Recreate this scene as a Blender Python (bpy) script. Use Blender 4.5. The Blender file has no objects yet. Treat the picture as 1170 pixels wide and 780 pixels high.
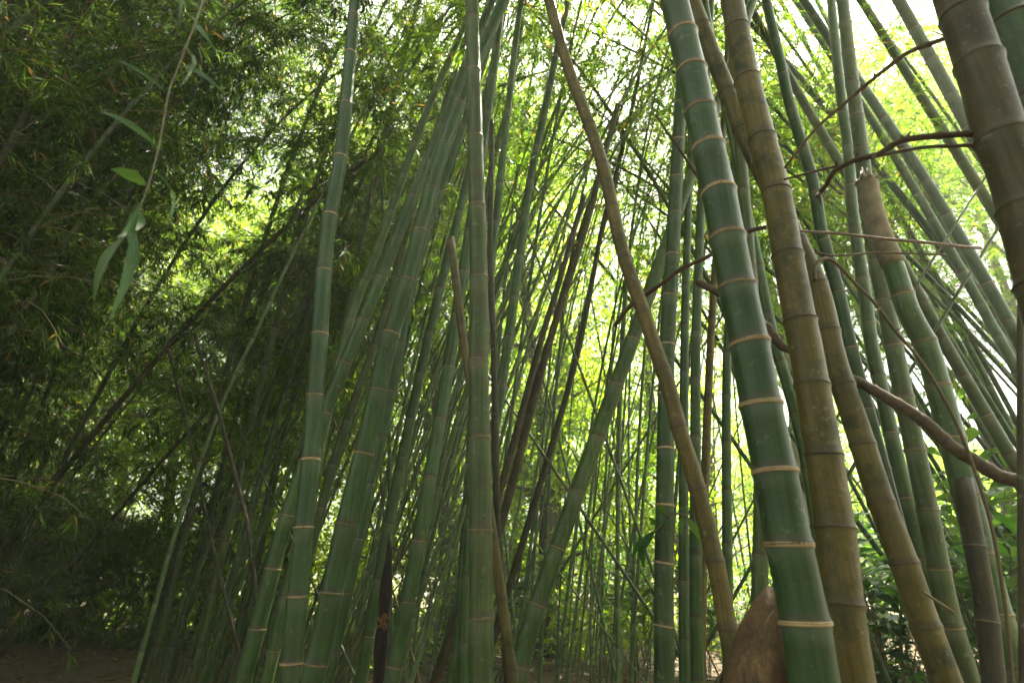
import bpy, math, random
import numpy as np
from mathutils import Vector, Matrix, Quaternion

random.seed(7)
rng = np.random.default_rng(7)
scene = bpy.context.scene
COL = scene.collection
R = math.radians

# ------------------------------------------------------------------ camera
PW, PH, FPX = 1170.0, 780.0, 650.0
PITCH = R(22.0)
EYE = np.array([0.0, 0.0, 1.35])
FWD = np.array([0.0, math.cos(PITCH), math.sin(PITCH)])
UP = np.array([0.0, -math.sin(PITCH), math.cos(PITCH)])
RIGHT = np.array([1.0, 0.0, 0.0])
cam_d = bpy.data.cameras.new('camera')
cam_d.sensor_width = 36.0
cam_d.lens = 36.0 * FPX / PW
cam_d.clip_start = 0.05
cam_d.clip_end = 2000
cam = bpy.data.objects.new('camera', cam_d)
cam.location = EYE
cam.rotation_euler = (R(90) + PITCH, 0, 0)
COL.objects.link(cam)
scene.camera = cam
cam_d.dof.use_dof = True; cam_d.dof.focus_distance = 3.2; cam_d.dof.aperture_fstop = 2.5


def at(px, py, Y):
    """world point seen at photo pixel (px, py) standing Y metres ahead"""
    d = FWD + RIGHT * (px - PW / 2) / FPX + UP * (PH / 2 - py) / FPX
    return EYE + d * (Y / d[1])


def project(p):
    v = np.asarray(p) - EYE
    z = v @ FWD
    return PW / 2 + FPX * (v @ RIGHT) / z, PH / 2 - FPX * (v @ UP) / z, z


# ------------------------------------------------------------------ mesh helpers
def make_mesh(name, verts, quads=None, tris=None, mats=(), attrs=None, smooth=True, mat_idx=None):
    me = bpy.data.meshes.new(name)
    verts = np.asarray(verts, dtype=np.float32).reshape(-1, 3)
    nq = 0 if quads is None else len(quads)
    nt = 0 if tris is None else len(tris)
    me.vertices.add(len(verts))
    me.vertices.foreach_set('co', verts.ravel())
    loops, starts, tot = [], [], 0
    if nq:
        q = np.asarray(quads, dtype=np.int32)
        loops.append(q.ravel()); starts.append(np.arange(nq, dtype=np.int32) * 4); tot = nq * 4
    if nt:
        t = np.asarray(tris, dtype=np.int32)
        loops.append(t.ravel()); starts.append(np.arange(nt, dtype=np.int32) * 3 + tot)
    loops = np.concatenate(loops); starts = np.concatenate(starts)
    me.loops.add(len(loops)); me.loops.foreach_set('vertex_index', loops)
    me.polygons.add(nq + nt); me.polygons.foreach_set('loop_start', starts)
    for m in mats:
        me.materials.append(m)
    if mat_idx is not None:
        me.polygons.foreach_set('material_index', np.asarray(mat_idx, dtype=np.int32))
    me.polygons.foreach_set('use_smooth', np.full(nq + nt, smooth, dtype=bool))
    for k, v in (attrs or {}).items():
        a = me.attributes.new(k, 'FLOAT', 'POINT')
        a.data.foreach_set('value', np.asarray(v, dtype=np.float32))
    me.update(calc_edges=True)
    me.validate()
    return me


def tube(path, radii, n=10, cap=True):
    """verts, quads, tris of a tube along a polyline (parallel-transported frame)"""
    P = np.asarray(path, dtype=float); m = len(P)
    T = np.gradient(P, axis=0); T /= np.linalg.norm(T, axis=1)[:, None] + 1e-12
    a = np.array([1.0, 0, 0]) if abs(T[0][0]) < 0.8 else np.array([0, 1.0, 0])
    u = np.cross(T[0], a); u /= np.linalg.norm(u)
    ang = np.linspace(0, 2 * np.pi, n, endpoint=False)
    ca, sa = np.cos(ang)[:, None], np.sin(ang)[:, None]
    V = np.empty((m, n, 3))
    for i in range(m):
        u = u - T[i] * (u @ T[i]); u /= np.linalg.norm(u) + 1e-12
        w = np.cross(T[i], u)
        V[i] = P[i] + radii[i] * (ca * u + sa * w)
    idx = np.arange(m * n).reshape(m, n)
    q = np.stack([idx[:-1], np.roll(idx, -1, 1)[:-1], np.roll(idx, -1, 1)[1:], idx[1:]], -1).reshape(-1, 4)
    V = V.reshape(-1, 3)
    t = np.zeros((0, 3), int)
    if cap:
        V = np.vstack([V, P[0], P[-1]])
        b, e = m * n, m * n + 1
        t = [(b, idx[0][(k + 1) % n], idx[0][k]) for k in range(n)] + [(e, idx[-1][k], idx[-1][(k + 1) % n]) for k in range(n)]
        t = np.array(t)
    return V, q, t


class MB:
    """collects tubes / leaves that belong to ONE part"""
    def __init__(self):
        self.v, self.q, self.t, self.a, self.n = [], [], [], [], 0
        self.qm, self.tm = [], []

    def add(self, v, q=None, t=None, rnd=0.5, m=0):
        v = np.asarray(v).reshape(-1, 3)
        self.v.append(v)
        if q is not None and len(q): self.q.append(np.asarray(q) + self.n); self.qm += [m] * len(q)
        if t is not None and len(t): self.t.append(np.asarray(t) + self.n); self.tm += [m] * len(t)
        self.a.append(np.broadcast_to(np.asarray(rnd, float), (len(v),)))
        self.n += len(v)

    def tube(self, path, radii, n=6, m=0, rnd=0.5):
        path = np.asarray(path, float)
        radii = np.broadcast_to(np.asarray(radii, float), (len(path),))
        self.add(*tube(path, radii, n), rnd=rnd, m=m)

    def mesh(self, name, mats, smooth=True):
        return make_mesh(name, np.vstack(self.v), np.vstack(self.q) if self.q else None, np.vstack(self.t) if self.t else None,
                         mats, {'rnd': np.concatenate(self.a)}, smooth, self.qm + self.tm)


def link(name, data, parent=None, loc=None, rot=None, scale=None):
    o = bpy.data.objects.new(name, data)
    COL.objects.link(o)
    if parent is not None: o.parent = parent
    if loc is not None: o.location = loc
    if rot is not None:
        o.rotation_mode = 'QUATERNION'; o.rotation_quaternion = rot
    if scale is not None: o.scale = scale if hasattr(scale, '__len__') else (scale,) * 3
    return o


def tag(o, label=None, cat=None, group=None, kind=None):
    if label: o['label'] = label
    if cat: o['category'] = cat
    if group: o['group'] = group
    if kind: o['kind'] = kind
    return o


def catmull(P, per=8):
    P = np.asarray(P, float)
    if len(P) == 2:
        return P[0] + (P[1] - P[0]) * np.linspace(0, 1, per + 1)[:, None]
    Q = np.vstack([2 * P[0] - P[1], P, 2 * P[-1] - P[-2]])
    out = []
    for i in range(1, len(Q) - 2):
        t = np.linspace(0, 1, per, endpoint=False)[:, None]
        a, b, c, d = Q[i - 1], Q[i], Q[i + 1], Q[i + 2]
        out.append(0.5 * (2 * b + (c - a) * t + (2 * a - 5 * b + 4 * c - d) * t ** 2 + (3 * b - a - 3 * c + d) * t ** 3))
    out.append(P[-1][None])
    return np.vstack(out)


# ------------------------------------------------------------------ materials
def new_mat(name):
    m = bpy.data.materials.new(name); m.use_nodes = True
    nt = m.node_tree; nt.nodes.clear()
    out = nt.nodes.new('ShaderNodeOutputMaterial')
    return m, nt, out


def N(nt, typ, **kw):
    n = nt.nodes.new(typ)
    for k, v in kw.items(): setattr(n, k, v)
    return n


def ramp(nt, stops, fac):
    r = N(nt, 'ShaderNodeValToRGB')
    e = r.color_ramp.elements
    while len(e) < len(stops): e.new(0.5)
    for i, (p, c) in enumerate(stops):
        e[i].position = p; e[i].color = (*c, 1) if len(c) == 3 else c
    nt.links.new(fac, r.inputs[0])
    return r.outputs[0]


def mix(nt, fac, a, b, typ='MIX'):
    n = N(nt, 'ShaderNodeMix', data_type='RGBA', blend_type=typ)
    for sock, v in ((n.inputs[0], fac), (n.inputs[6], a), (n.inputs[7], b)):
        if isinstance(v, (int, float)): sock.default_value = v
        elif isinstance(v, tuple): sock.default_value = (*v, 1)
        else: nt.links.new(v, sock)
    return n.outputs[2]


def math_n(nt, op, a, b=None, clamp=False):
    n = N(nt, 'ShaderNodeMath', operation=op, use_clamp=clamp)
    for s, v in ((n.inputs[0], a), (n.inputs[1], b)):
        if v is None: continue
        if isinstance(v, (int, float)): s.default_value = v
        else: nt.links.new(v, s)
    return n.outputs[0]


def noise(nt, vec, scale, detail=4, rough=0.55):
    n = N(nt, 'ShaderNodeTexNoise')
    n.inputs['Scale'].default_value = scale; n.inputs['Detail'].default_value = detail; n.inputs['Roughness'].default_value = rough
    if vec is not None: nt.links.new(vec, n.inputs['Vector'])
    return n.outputs['Fac']


def culm_mat(name, c1, c2, patch, patch_amt, rough=0.4, bloom=(0.26, 0.30, 0.20), bloom_amt=0.5, node_col=(0.05, 0.04, 0.02)):
    """bamboo wall: long faint streaks, blotches, waxy bloom under each node, dark scar at the node"""
    c1, c2, patch, bloom = (tuple(x * k for x in c) for c, k in ((c1, 0.7), (c2, 1.0), (patch, 0.8), (bloom, 0.8)))
    m, nt, out = new_mat(name)
    b = N(nt, 'ShaderNodeBsdfPrincipled')
    tc = N(nt, 'ShaderNodeTexCoord')
    mp = N(nt, 'ShaderNodeMapping'); mp.inputs['Scale'].default_value = (90, 90, 2.5)
    nt.links.new(tc.outputs['Object'], mp.inputs[0])
    streak = noise(nt, mp.outputs[0], 1.0, 3)
    blot = noise(nt, tc.outputs['Object'], 7.0, 6, 0.65)
    fine = noise(nt, tc.outputs['Object'], 85.0, 5, 0.75)
    big = noise(nt, tc.outputs['Object'], 2.3, 5, 0.6)
    oi = N(nt, 'ShaderNodeObjectInfo')
    c = mix(nt, ramp(nt, [(0.3, (0, 0, 0)), (0.7, (1, 1, 1))], streak), c1, c2)
    pf = ramp(nt, [(0.48, (0, 0, 0)), (0.66, (1, 1, 1))], blot)
    pf = math_n(nt, 'MULTIPLY', pf, patch_amt)
    c = mix(nt, pf, c, patch)
    sp = math_n(nt, 'MULTIPLY', ramp(nt, [(0.56, (0, 0, 0)), (0.66, (1, 1, 1))], fine), 0.6)
    c = mix(nt, sp, c, tuple(x * 0.45 for x in patch))
    c = mix(nt, math_n(nt, 'MULTIPLY', ramp(nt, [(0.42, (0, 0, 0)), (0.62, (1, 1, 1))], big), 0.45), c, tuple(x * 0.42 for x in c1))
    lich = noise(nt, tc.outputs['Object'], 26.0, 6, 0.7)
    c = mix(nt, math_n(nt, 'MULTIPLY', ramp(nt, [(0.60, (0, 0, 0)), (0.66, (1, 1, 1))], lich), 0.4), c, (0.20, 0.22, 0.14))
    mp2 = N(nt, 'ShaderNodeMapping'); mp2.inputs['Scale'].default_value = (240, 240, 9)
    nt.links.new(tc.outputs['Object'], mp2.inputs[0])
    scr = noise(nt, mp2.outputs[0], 1.0, 2)
    c = mix(nt, math_n(nt, 'MULTIPLY', ramp(nt, [(0.64, (0, 0, 0)), (0.70, (1, 1, 1))], scr), 0.35), c, patch)
    at_ = N(nt, 'ShaderNodeAttribute', attribute_name='fr')
    bl = ramp(nt, [(0.0, (0, 0, 0)), (0.72, (0, 0, 0)), (0.97, (1, 1, 1)), (1.0, (0.6, 0.6, 0.6))], at_.outputs['Fac'])
    c = mix(nt, math_n(nt, 'MULTIPLY', math_n(nt, 'MULTIPLY', bl, bloom_amt), ramp(nt, [(0.3, (0.25,) * 3), (0.6, (1,) * 3)], blot)), c, bloom)
    lo = ramp(nt, [(0.0, (1, 1, 1)), (0.04, (0.7, 0.7, 0.7)), (0.10, (0, 0, 0)), (0.975, (0, 0, 0)), (1.0, (1, 1, 1))], at_.outputs['Fac'])
    c = mix(nt, math_n(nt, 'MULTIPLY', lo, 0.75), c, node_col)
    hv = N(nt, 'ShaderNodeHueSaturation')
    hue = math_n(nt, 'ADD', math_n(nt, 'MULTIPLY', oi.outputs['Random'], -0.025), 0.522)
    val = math_n(nt, 'ADD', math_n(nt, 'MULTIPLY', oi.outputs['Random'], 0.5), 0.75)
    nt.links.new(hue, hv.inputs['Hue']); nt.links.new(val, hv.inputs['Value']); nt.links.new(c, hv.inputs['Color'])
    nt.links.new(hv.outputs[0], b.inputs['Base Color'])
    rr = math_n(nt, 'ADD', math_n(nt, 'MULTIPLY', blot, 0.35), rough - 0.15)
    nt.links.new(rr, b.inputs['Roughness'])
    b.inputs['Specular IOR Level'].default_value = 0.35
    bp = N(nt, 'ShaderNodeBump'); bp.inputs['Strength'].default_value = 0.25; bp.inputs['Distance'].default_value = 0.004
    nt.links.new(mix(nt, 0.5, streak, fine), bp.inputs['Height']); nt.links.new(bp.outputs[0], b.inputs['Normal'])
    nt.links.new(b.outputs[0], out.inputs[0])
    return m


def plain_mat(name, c1, c2, scale=30, rough=0.75, bump=0.4, spec=0.3):
    m, nt, out = new_mat(name)
    b = N(nt, 'ShaderNodeBsdfPrincipled'); tc = N(nt, 'ShaderNodeTexCoord')
    f = noise(nt, tc.outputs['Object'], scale, 6, 0.65)
    f2 = noise(nt, tc.outputs['Object'], scale * 0.15, 3)
    c = mix(nt, ramp(nt, [(0.35, (0, 0, 0)), (0.65, (1, 1, 1))], f), c1, c2)
    c = mix(nt, math_n(nt, 'MULTIPLY', f2, 0.5), c, tuple(x * 0.5 for x in c1))
    oi = N(nt, 'ShaderNodeObjectInfo'); hv = N(nt, 'ShaderNodeHueSaturation')
    nt.links.new(math_n(nt, 'ADD', math_n(nt, 'MULTIPLY', oi.outputs['Random'], 0.6), 0.7), hv.inputs['Value']); nt.links.new(c, hv.inputs['Color'])
    nt.links.new(hv.outputs[0], b.inputs['Base Color']); b.inputs['Roughness'].default_value = rough
    b.inputs['Specular IOR Level'].default_value = spec
    bp = N(nt, 'ShaderNodeBump'); bp.inputs['Strength'].default_value = bump; bp.inputs['Distance'].default_value = 0.006
    nt.links.new(f, bp.inputs['Height']); nt.links.new(bp.outputs[0], b.inputs['Normal'])
    nt.links.new(b.outputs[0], out.inputs[0])
    return m


def sheath_mat(name, c1, c2, scale, rough, bump):
    m = plain_mat(name, c1, c2, scale, rough, bump)
    nt = m.node_tree; b = [n for n in nt.nodes if n.type == 'BSDF_PRINCIPLED'][0]
    tc = N(nt, 'ShaderNodeTexCoord'); mp = N(nt, 'ShaderNodeMapping'); mp.inputs['Scale'].default_value = (150, 150, 4)
    nt.links.new(tc.outputs['Object'], mp.inputs[0]); f = noise(nt, mp.outputs[0], 1.0, 4)
    old = b.inputs['Base Color'].links[0].from_socket
    c = mix(nt, math_n(nt, 'MULTIPLY', ramp(nt, [(0.42, (0, 0, 0)), (0.6, (1, 1, 1))], f), 0.55), old, (0.05, 0.03, 0.014))
    st = noise(nt, tc.outputs['Object'], 5.0, 6, 0.7)
    c = mix(nt, math_n(nt, 'MULTIPLY', ramp(nt, [(0.5, (0, 0, 0)), (0.62, (1, 1, 1))], st), 0.7), c, (0.035, 0.022, 0.012))
    nt.links.new(c, b.inputs['Base Color'])
    bp = [n for n in nt.nodes if n.type == 'BUMP'][0]; nt.links.new(f, bp.inputs['Height'])
    return m


def leaf_mat(name, cols, trans_gain=1.5, trans=0.45, rough=0.5):
    """cols: colour stops over the per-leaf random number"""
    m, nt, out = new_mat(name)
    at_ = N(nt, 'ShaderNodeAttribute', attribute_name='rnd')
    oi = N(nt, 'ShaderNodeObjectInfo')
    c = ramp(nt, cols, at_.outputs['Fac'])
    hv = N(nt, 'ShaderNodeHueSaturation')
    nt.links.new(math_n(nt, 'ADD', math_n(nt, 'MULTIPLY', oi.outputs['Random'], -0.03), 0.515), hv.inputs['Hue'])
    nt.links.new(math_n(nt, 'ADD', math_n(nt, 'MULTIPLY', oi.outputs['Random'], 0.35), 0.82), hv.inputs['Value'])
    nt.links.new(c, hv.inputs['Color'])
    c = hv.outputs[0]
    b = N(nt, 'ShaderNodeBsdfPrincipled'); b.inputs['Roughness'].default_value = rough
    b.inputs['Specular IOR Level'].default_value = 0.2
    nt.links.new(c, b.inputs['Base Color'])
    tr = N(nt, 'ShaderNodeBsdfTranslucent')
    tcol = mix(nt, 1.0, c, (trans_gain * 1.55, trans_gain * 1.5, trans_gain * 0.55), 'MULTIPLY')
    nt.links.new(tcol, tr.inputs['Color'])
    ms = N(nt, 'ShaderNodeMixShader'); ms.inputs[0].default_value = trans
    nt.links.new(b.outputs[0], ms.inputs[1]); nt.links.new(tr.outputs[0], ms.inputs[2])
    nt.links.new(ms.outputs[0], out.inputs[0])
    return m


G_ = culm_mat('bamboo_green', (0.042, 0.096, 0.018), (0.070, 0.136, 0.032), (0.09, 0.095, 0.032), 0.5, 0.36, bloom_amt=0.35)
G2_ = culm_mat('bamboo_blue_green', (0.026, 0.064, 0.016), (0.044, 0.092, 0.024), (0.075, 0.09, 0.034), 0.5, 0.44, bloom=(0.15,0.2,0.14), bloom_amt=0.45)
GL_ = culm_mat('bamboo_pale_green', (0.075, 0.140, 0.035), (0.11, 0.18, 0.05), (0.12, 0.13, 0.05), 0.4, 0.4, bloom_amt=0.6)  # paler green than the main culms, for thin stems
O_ = culm_mat('bamboo_olive', (0.056, 0.090, 0.017), (0.086, 0.122, 0.030), (0.11, 0.09, 0.03), 0.6, 0.45, bloom_amt=0.3)
B_ = culm_mat('bamboo_brown', (0.112, 0.088, 0.019), (0.145, 0.112, 0.026), (0.036, 0.044, 0.011), 1.0, 0.5, bloom=(0.16, 0.15, 0.07), bloom_amt=0.3)
DK_ = culm_mat('bamboo_dark_brown', (0.046, 0.036, 0.012), (0.066, 0.052, 0.016), (0.026, 0.030, 0.011), 0.6, 0.55, bloom_amt=0.1)
PALE_ = culm_mat('bamboo_bleached', (0.24, 0.20, 0.13), (0.32, 0.27, 0.18), (0.13, 0.09, 0.05), 0.8, 0.5, bloom_amt=0.1)
RP_ = plain_mat('ring_pale', (0.34, 0.24, 0.11), (0.50, 0.38, 0.20), 3.5, 0.6, 0.3)
RT_ = plain_mat('ring_tan', (0.20, 0.145, 0.065), (0.30, 0.23, 0.11), 3.5, 0.65, 0.3)
RD_ = plain_mat('ring_dark', (0.055, 0.038, 0.018), (0.10, 0.072, 0.034), 3.5, 0.7, 0.4)
TWIG_ = plain_mat('twig_bark', (0.10, 0.085, 0.04), (0.16, 0.125, 0.065), 60, 0.7)
DTWIG_ = plain_mat('dead_twig', (0.065, 0.045, 0.025), (0.13, 0.095, 0.055), 60, 0.75)
BARK_ = plain_mat('tree_bark', (0.07, 0.055, 0.038), (0.15, 0.12, 0.085), 14, 0.9, 0.8)
SHEATH_ = sheath_mat('shoot_sheath', (0.085, 0.052, 0.020), (0.20, 0.128, 0.055), 16, 0.7, 0.7)
ROT_ = plain_mat('rotten_wood', (0.012, 0.010, 0.008), (0.04, 0.028, 0.018), 25, 0.9, 0.9)
ORANGE_ = plain_mat('broken_wood', (0.16, 0.075, 0.022), (0.26, 0.14, 0.05), 40, 0.8, 0.7)
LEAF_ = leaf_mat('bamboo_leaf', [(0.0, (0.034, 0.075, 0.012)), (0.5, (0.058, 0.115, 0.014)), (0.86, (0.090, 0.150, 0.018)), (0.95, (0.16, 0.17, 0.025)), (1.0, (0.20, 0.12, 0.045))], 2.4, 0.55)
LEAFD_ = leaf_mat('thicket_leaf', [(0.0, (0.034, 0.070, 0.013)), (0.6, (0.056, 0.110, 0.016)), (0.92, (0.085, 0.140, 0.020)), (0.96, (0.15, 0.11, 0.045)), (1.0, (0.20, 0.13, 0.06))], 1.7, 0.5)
LEAFH_ = leaf_mat('shaded_thicket_leaf', [(0.0, (0.022, 0.050, 0.012)), (0.6, (0.038, 0.080, 0.014)), (0.92, (0.060, 0.105, 0.018)), (0.96, (0.13, 0.095, 0.04)), (1.0, (0.17, 0.11, 0.05))], 1.5, 0.5)  # thicket leaf copy, deep shade of the thicket put into its colour
LEAFT_ = leaf_mat('tree_leaf', [(0.0, (0.055, 0.100, 0.010)), (0.5, (0.080, 0.135, 0.012)), (0.85, (0.115, 0.165, 0.016)), (1.0, (0.18, 0.18, 0.02))], 2.6, 0.6)
LEAFB_ = leaf_mat('broad_leaf', [(0.0, (0.030, 0.085, 0.020)), (0.5, (0.050, 0.125, 0.025)), (1.0, (0.09, 0.17, 0.03))], 1.5, 0.45, 0.4)
LEAFN_ = leaf_mat('spray_leaf', [(0.0, (0.050, 0.115, 0.040)), (0.5, (0.075, 0.145, 0.060)), (0.9, (0.10, 0.17, 0.05)), (1.0, (0.26, 0.14, 0.05))], 1.2, 0.4, 0.4)
LITTER_ = leaf_mat('dry_leaf', [(0.0, (0.10, 0.062, 0.03)), (0.5, (0.18, 0.12, 0.062)), (1.0, (0.28, 0.20, 0.11))], 1.0, 0.15, 0.7)

# ------------------------------------------------------------------ leaves
def leaf_quads(base, d, length, width, up=None, fold=0.15):
    """N bamboo leaves as folded four-vertex blades; base, d: (N,3)"""
    n = len(base)
    d = d / (np.linalg.norm(d, axis=1)[:, None] + 1e-9)
    if up is None:
        up = np.array([0, 0, 1.0]) + rng.normal(0, 0.55, (n, 3))
    s = np.cross(d, up); s /= np.linalg.norm(s, axis=1)[:, None] + 1e-9
    nn = np.cross(s, d)
    L = length[:, None]; Wd = width[:, None]
    mid = base + d * L * 0.36
    V = np.empty((n, 4, 3))
    V[:, 0] = base
    V[:, 1] = mid + s * Wd * 0.5 + nn * Wd * fold
    V[:, 2] = base + d * L - nn * L * 0.10
    V[:, 3] = mid - s * Wd * 0.5 + nn * Wd * fold
    q = np.arange(n * 4).reshape(n, 4)
    return V.reshape(-1, 3), q


def foliage_mesh(name, path, s0, s1, nb, leaf_m, blen=(0.5, 1.3), sprays=9, per=7, llen=(0.10, 0.19), droop=0.45, up_el=(0.1, 0.9), side=None):
    """leafy side branches of one culm: thin branches, twigs and leaves, one part"""
    mb = MB()
    P = np.asarray(path); n = len(P)
    B, D = [], []
    for i in range(nb):
        f = s0 + (s1 - s0) * (i + rng.random()) / nb
        k = f * (n - 1); a = int(min(k, n - 2)); p = P[a] + (P[a + 1] - P[a]) * (k - a)
        az = rng.random() * 2 * np.pi
        el = rng.uniform(*up_el)
        l = rng.uniform(*blen) * (1.15 - 0.6 * max(0, (f - s0) / (s1 - s0 + 1e-9) - 0.3))
        d = np.array([math.cos(az) * math.cos(el), math.sin(az) * math.cos(el), math.sin(el)])
        pts = [p]
        for j in range(5):
            pts.append(pts[-1] + d * l / 5)
            d = d + np.array([0, 0, -droop * 0.35]) + rng.normal(0, 0.08, 3); d /= np.linalg.norm(d)
        pts = np.array(pts)
        mb.tube(pts, np.linspace(0.006, 0.0018, 6), 3, m=1)
        for j in range(sprays):
            t = rng.uniform(0.25, 1.0) * 5; a2 = int(min(t, 4)); q = pts[a2] + (pts[a2 + 1] - pts[a2]) * (t - a2)
            td = rng.normal(0, 0.7, 3) + d * 0.5 + np.array([0, 0, -0.25]); td /= np.linalg.norm(td)
            tl = rng.uniform(0.06, 0.26)
            tip = q + td * tl
            w = np.array([0, 0, 1.0]); sd = np.cross(td, w); sd /= np.linalg.norm(sd) + 1e-9
            mb.add([q, q + sd * 0.002, tip], t=[(0, 1, 2)], m=1)
            k_ = rng.integers(max(3, per - 3), per + 2)
            for m_ in range(k_):
                g = 0.35 + 0.65 * m_ / k_
                sgn = 1 if m_ % 2 else -1
                ld = td * 0.8 + sd * sgn * rng.uniform(0.35, 0.95) + np.array([0, 0, -rng.uniform(0.1, 0.8)]) + rng.normal(0, 0.18, 3)
                B.append(q + (tip - q) * g); D.append(ld)
    B, D = np.array(B), np.array(D)
    ln = rng.uniform(*llen, len(B)); wd = ln * rng.uniform(0.10, 0.155, len(B))
    v, q = leaf_quads(B, D, ln, wd)
    r = rng.random(len(B)) * 0.93
    r[rng.random(len(B)) < 0.03] = 0.99
    mb.add(v, q, rnd=np.repeat(r, 4), m=0)
    return mb.mesh(name, [leaf_m, TWIG_], smooth=False)


def blade_leaf(mb, a, b, width, side, sag=0.1, segs=8, rnd=0.5, m=0, shape=0.38, fold=0.12):
    """one detailed leaf from a to b with midrib fold and sag"""
    a, b = np.asarray(a, float), np.asarray(b, float)
    L = np.linalg.norm(b - a); d = (b - a) / L
    side = np.asarray(side, float); side = side - d * (side @ d); side /= np.linalg.norm(side)
    nn = np.cross(side, d)
    if nn[2] < 0: nn = -nn
    t = np.linspace(0, 1, segs + 1)
    w = width * 0.5 * np.minimum((t / shape) ** 0.7, 1) * np.where(t > shape, (1 - ((t - shape) / (1 - shape)) ** 1.6), 1)
    c = a + np.outer(t, b - a) + np.outer(4 * t * (1 - t) * sag * L, nn)
    V = np.stack([c + side * w[:, None] + nn * (w * fold * 2)[:, None], c, c - side * w[:, None] + nn * (w * fold * 2)[:, None]], 1)
    idx = np.arange((segs + 1) * 3).reshape(-1, 3)
    q = np.concatenate([np.stack([idx[:-1, 0], idx[:-1, 1], idx[1:, 1], idx[1:, 0]], -1), np.stack([idx[:-1, 1], idx[:-1, 2], idx[1:, 2], idx[1:, 1]], -1)])
    mb.add(V.reshape(-1, 3), q, rnd=rnd, m=m)


# ------------------------------------------------------------------ bamboo stems
def stem_geometry(path, S, node_s, rad, n, bulge=0.07):
    """stem along a dense path; swells at each node. returns mesh arrays and attribute fr (0 just above a node, 1 just below the next)"""
    tot = S[-1]
    ns = [s for s in node_s if 0.02 < s < tot - 0.02]
    rows = [(0.0, 0.0, 1.0)]
    edges = [0.0] + ns + [tot]
    for a, b in zip(edges[:-1], edges[1:]):
        L = b - a
        if a > 0:
            k = min(1, 0.25 * L / 0.03)
            rows += [(a, 0.0, 1 + bulge), (a + 0.006 * k, 0.01, 1 + bulge * 0.5), (a + 0.02 * k, 0.05, 0.985)]
        for t in np.linspace(0, 1, max(3, int(L / 0.10) + 2))[1:-1]:
            s = a + L * t
            if s - a > 0.03 and b - s > 0.03: rows.append((s, t, 0.985))
        if b < tot:
            rows += [(b - 0.022, 0.93, 0.99), (b - 0.007, 0.985, 1 + bulge * 0.55)]
    rows.append((tot, 0.9, 1.0))
    rows = sorted(rows, key=lambda r: r[0])
    s = np.array([r[0] for r in rows]); fr = np.array([r[1] for r in rows]); k = np.array([r[2] for r in rows])
    C = np.stack([np.interp(s, S, path[:, i]) for i in range(3)], 1)
    rr = np.interp(s, S, rad) * k
    v, q, t = tube(C, rr, n)
    fra = np.concatenate([np.repeat(fr, n), [0.5, 0.5]])
    return v, q, t, fra


def ring_mesh(name, mat, prof, n=28):
    """unit-radius node ring: profile [(z, r)], swept round"""
    ang = np.linspace(0, 2 * np.pi, n, endpoint=False)
    V = []
    for z, r in prof:
        wob = 1 + 0.006 * np.sin(3 * ang + z * 50) + 0.004 * np.sin(7 * ang)
        V.append(np.stack([r * wob * np.cos(ang), r * wob * np.sin(ang), np.full(n, z) + 0.012 * np.sin(2 * ang + 1)], 1))
    m = len(prof)
    V = np.vstack(V); idx = np.arange(m * n).reshape(m, n)
    q = np.stack([idx, np.roll(idx, -1, 1), np.roll(np.roll(idx, -1, 1), -1, 0), np.roll(idx, -1, 0)], -1).reshape(-1, 4)
    return make_mesh(name, V, q, None, [mat])


RINGS = {
    'pale': ring_mesh('node_ring_pale', RP_, [(-0.15, 1.005), (-0.12, 1.06), (-0.04, 1.085), (-0.015, 1.05), (0.025, 1.08), (0.06, 1.06), (0.085, 1.0), (0.0, 0.96)]),
    'tan': ring_mesh('node_ring_tan', RT_, [(-0.14, 1.005), (-0.10, 1.055), (-0.03, 1.08), (-0.01, 1.045), (0.025, 1.075), (0.055, 1.05), (0.08, 1.0), (0.0, 0.96)]),
    'dark': ring_mesh('node_ring_dark', RD_, [(-0.09, 1.01), (-0.05, 1.065), (0.0, 1.085), (0.04, 1.06), (0.07, 1.01), (0.0, 0.96)]),
}

# crowns of the near culms: they stand above the frame and shade the grove
def straight(n=12, L=1.0):
    return np.stack([np.zeros(n), np.zeros(n), np.linspace(0, L, n)], 1)


CROWNS = [foliage_mesh('culm_crown', straight(12, 7.0), 0.05, 1.0, 52, LEAF_, blen=(0.7, 1.6), sprays=11, per=7, llen=(0.13, 0.22)) for _ in range(3)]


def quat_to(d):
    return Vector((0, 0, 1)).rotation_difference(Vector(d))


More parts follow.
